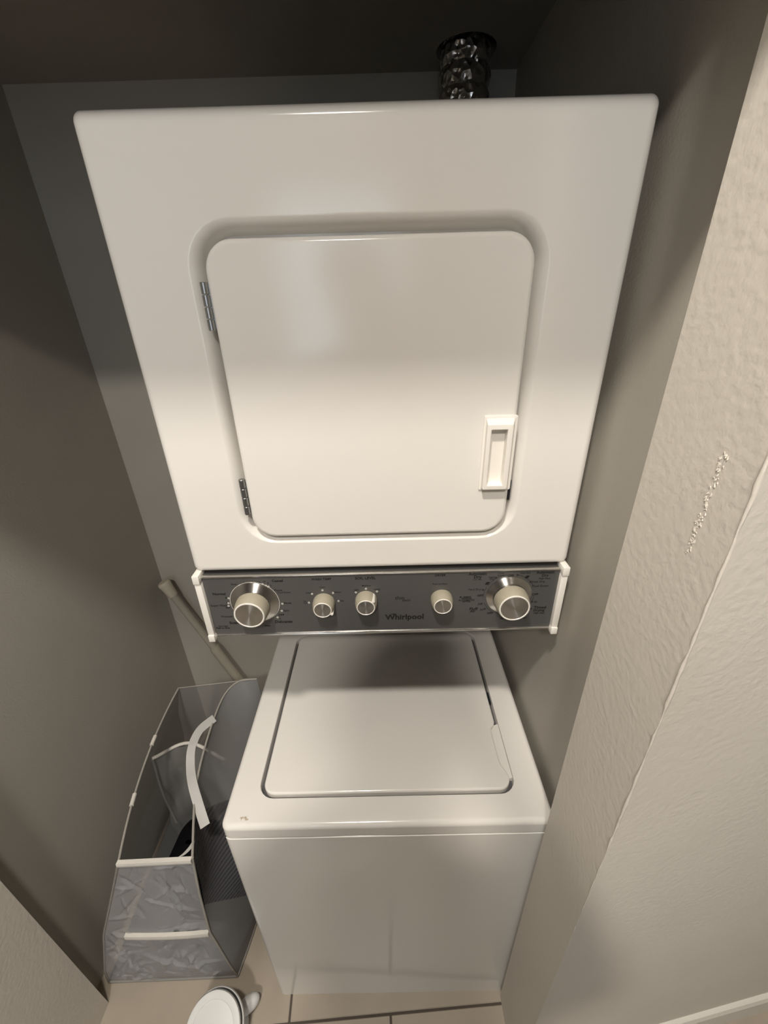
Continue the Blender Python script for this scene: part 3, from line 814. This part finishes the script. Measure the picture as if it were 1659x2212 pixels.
# ================================================================== small white round appliance on the floor
ap = thing('round_appliance', 'small white round plastic appliance with black band on the tiles below the hamper', 'appliance', (-0.42, -0.21, 0))
nv_ = Vector((-0.05, -0.42, 0.90)).normalized()
c0 = Vector((-0.424, -0.232, 0.125))
mx_ = axis_mat(c0, nv_)
bm = bmesh.new(); lathe(bm, [(0.064, -0.004), (0.0655, 0.0), (0.064, 0.0045), (0.060, 0.006), (0.0500, 0.0055), (0.0485, 0.0035), (0.047, 0.0035), (0.044, 0.0048), (0.002, 0.0050)], mx_, 56)
obj('round_lid', bm, 'appliance_white', ap, 40)
bm = bmesh.new(); lathe(bm, [(0.055, -0.003), (0.0645, -0.004), (0.0650, -0.014), (0.055, -0.015)], mx_, 56)
obj('black_band', bm, 'black_rubber', ap, 40)
bm = bmesh.new(); lathe(bm, [(0.060, -0.013), (0.0665, -0.0140), (0.0675, -0.0165), (0.066, -0.024), (0.056, -0.045), (0.040, -0.055)], mx_, 56)
obj('body', bm, 'appliance_white', ap, 40)
bm = bmesh.new()
lathe(bm, [(0.050, 0.001), (0.052, 0.004), (0.050, 0.012), (0.034, 0.020), (0.030, 0.085)], Matrix.Translation((-0.422, -0.205, 0)), 40)
obj('pedestal', bm, 'appliance_white', ap, 40)
bm = bmesh.new()
bmesh.ops.create_uvsphere(bm, u_segments=24, v_segments=14, radius=1)
bmesh.ops.transform(bm, matrix=Matrix.Translation((-0.375, -0.170, 0.032)) @ Matrix.Rotation(R(35), 4, 'Z') @ Matrix.Diagonal((0.030, 0.017, 0.020, 1)), verts=bm.verts[:])
obj('spout', bm, 'appliance_white', ap, 60)

# ================================================================== the person taking the picture (seen as a reflection in the dryer, and by the shadow)
cam_p = Vector((0.0116, -0.5564, 1.6317))
ph_c = cam_p - fwd * 0.018 - u2 * 0.052
phone = thing('phone', 'black phone held up by the person in front of the dryer', 'phone', tuple(ph_c))
bm = bmesh.new()
Mp = Matrix.Translation(ph_c) @ Matrix((r2, u2, -fwd)).transposed().to_4x4()
lps = []
for zz, d in ((-0.004, 0.0015), (-0.003, 0.0), (0.003, 0.0), (0.004, 0.0015)):
    lps.append([tuple(Mp @ Vector((x, y, zz))) for x, y in rr(-0.036 + d, 0.036 - d, -0.073 + d, 0.073 - d, 0.010)])
loft(bm, lps); obj('phone_case', bm, 'phone', phone, 40)
bm = bmesh.new()
lps = []
for zz, d in ((-0.0055, 0.001), (-0.0042, 0.0)):
    lps.append([tuple(Mp @ Vector((x, y, zz))) for x, y in rr(0.002 + d, 0.033 - d, 0.037 + d, 0.069 - d, 0.006)])
loft(bm, lps); obj('camera_island', bm, 'steel', phone, 40)

bm = bmesh.new(); sk = bm.verts.layers.skin.verify()
def V(p, r, root=False):
    v = bm.verts.new(p); v[sk].radius = (r, r) if not isinstance(r, tuple) else r
    v[sk].use_root = root
    return v
def chain(v0, items):
    for p, r in items:
        v = V(p, r); bm.edges.new((v0, v)); v0 = v
    return v0
pel = V((-0.055, -0.845, 0.97), (0.150, 0.110), True)
chest = chain(pel, [((-0.055, -0.840, 1.13), (0.135, 0.095)), ((-0.055, -0.830, 1.30), (0.150, 0.105)), ((-0.056, -0.820, 1.43), (0.120, 0.085))])
head = chain(chest, [((-0.058, -0.795, 1.53), 0.055), ((-0.060, -0.780, 1.585), 0.054), ((-0.061, -0.763, 1.635), 0.068), ((-0.062, -0.760, 1.70), 0.084), ((-0.062, -0.770, 1.755), 0.072)])
phR = Mp.to_3x3()
for s in (-1, 1):
    hip = chain(pel, [((-0.055 + s*0.095, -0.845, 0.90), 0.088), ((-0.055 + s*0.105, -0.825, 0.50), 0.058), ((-0.055 + s*0.110, -0.850, 0.28), 0.052), ((-0.055 + s*0.112, -0.855, 0.095), 0.040)])
    chain(hip, [((-0.055 + s*0.118, -0.795, 0.048), 0.042), ((-0.055 + s*0.125, -0.705, 0.034), 0.032)])
    sh = chain(chest, [((-0.056 + s*0.165, -0.825, 1.44), 0.066)])
    palm_c = Mp @ Vector((s*0.046, -0.040, 0.012))
    wrist = Mp @ Vector((s*0.070, -0.110, 0.030))
    wr = chain(sh, [((-0.056 + s*0.230, -0.775, 1.27), 0.048), ((-0.056 + s*0.235, -0.680, 1.235), 0.042), (tuple(Vector((-0.056 + s*0.19, -0.66, 1.34)).lerp(wrist, 0.35)), 0.036), (tuple(wrist), 0.025)])
    palm = chain(wr, [(tuple(Mp @ Vector((s*0.058, -0.075, 0.022))), (0.026, 0.017)), (tuple(palm_c), (0.028, 0.015))])
    for k, (dy, ln) in enumerate(((0.030, 0.9), (0.011, 1.0), (-0.008, 0.95), (-0.026, 0.75))):
        chain(palm, [(tuple(Mp @ Vector((s*0.048, -0.040 + dy, 0.004))), 0.0088), (tuple(Mp @ Vector((s*0.044, -0.038 + dy, -0.014))), 0.0082), (tuple(Mp @ Vector((s*(0.044 - 0.022*ln), -0.037 + dy, -0.0150))), 0.0075), (tuple(Mp @ Vector((s*(0.044 - 0.034*ln), -0.036 + dy, -0.0135))), 0.0065)])
    chain(palm, [(tuple(Mp @ Vector((s*0.046, -0.030, 0.020))), 0.011), (tuple(Mp @ Vector((s*0.034, -0.012, 0.017))), 0.0095), (tuple(Mp @ Vector((s*0.020, 0.000, 0.0145))), 0.008)])
me = bpy.data.meshes.new('person_source'); bm.to_mesh(me); bm.free()
src = bpy.data.objects.new('person_source', me); C.objects.link(src)
md = src.modifiers.new('skin', 'SKIN'); md.use_smooth_shade = True
md2 = src.modifiers.new('sub', 'SUBSURF'); md2.levels = 2; md2.render_levels = 2
body = bpy.data.meshes.new_from_object(src.evaluated_get(bpy.context.evaluated_depsgraph_get()))
bpy.data.objects.remove(src)
body.name = 'person'
body.materials.clear()
for k in ('shirt', 'trousers', 'skin', 'black_rubber'): body.materials.append(M[k])
for p in body.polygons:
    c = p.center; p.use_smooth = True
    i = 0
    if c.z < 0.10: i = 3
    elif c.z < 0.98: i = 1
    elif c.z > 1.535 or (c.y > -0.665 and c.z > 1.2): i = 2
    p.material_index = i
person = bpy.data.objects.new('person', body); C.objects.link(person)
tag(person, 'person in a dark shirt and cap holding up a phone, mirrored in the dryer door', 'person')
# face, ears, cap
def blob(name, c, r, mat):
    bm = bmesh.new(); bmesh.ops.create_uvsphere(bm, u_segments=20, v_segments=12, radius=1)
    bmesh.ops.transform(bm, matrix=Matrix.Translation(c) @ Matrix.Diagonal((*r, 1)), verts=bm.verts[:])
    return obj(name, bm, mat, person, 60)
hc = Vector((-0.062, -0.760, 1.68))
blob('nose', hc + Vector((0, 0.083, -0.005)), (0.013, 0.018, 0.022), 'skin')
blob('mouth', hc + Vector((0, 0.068, -0.048)), (0.024, 0.010, 0.008), pr('lips', (0.38, 0.18, 0.15), 0.5))
for s in (-1, 1):
    blob('eye', hc + Vector((s*0.031, 0.070, 0.020)), (0.013, 0.012, 0.009), 'white_plastic')
    blob('ear', hc + Vector((s*0.083, -0.010, 0.005)), (0.010, 0.018, 0.030), 'skin')
bm = bmesh.new()
lathe(bm, [(0.094, 1.705), (0.0945, 1.73), (0.092, 1.765), (0.080, 1.79), (0.050, 1.803), (0.004, 1.806)], Matrix.Translation((-0.062, -0.765, 0)), 40)
cap = obj('cap', bm, 'cap_cloth', person, 40)
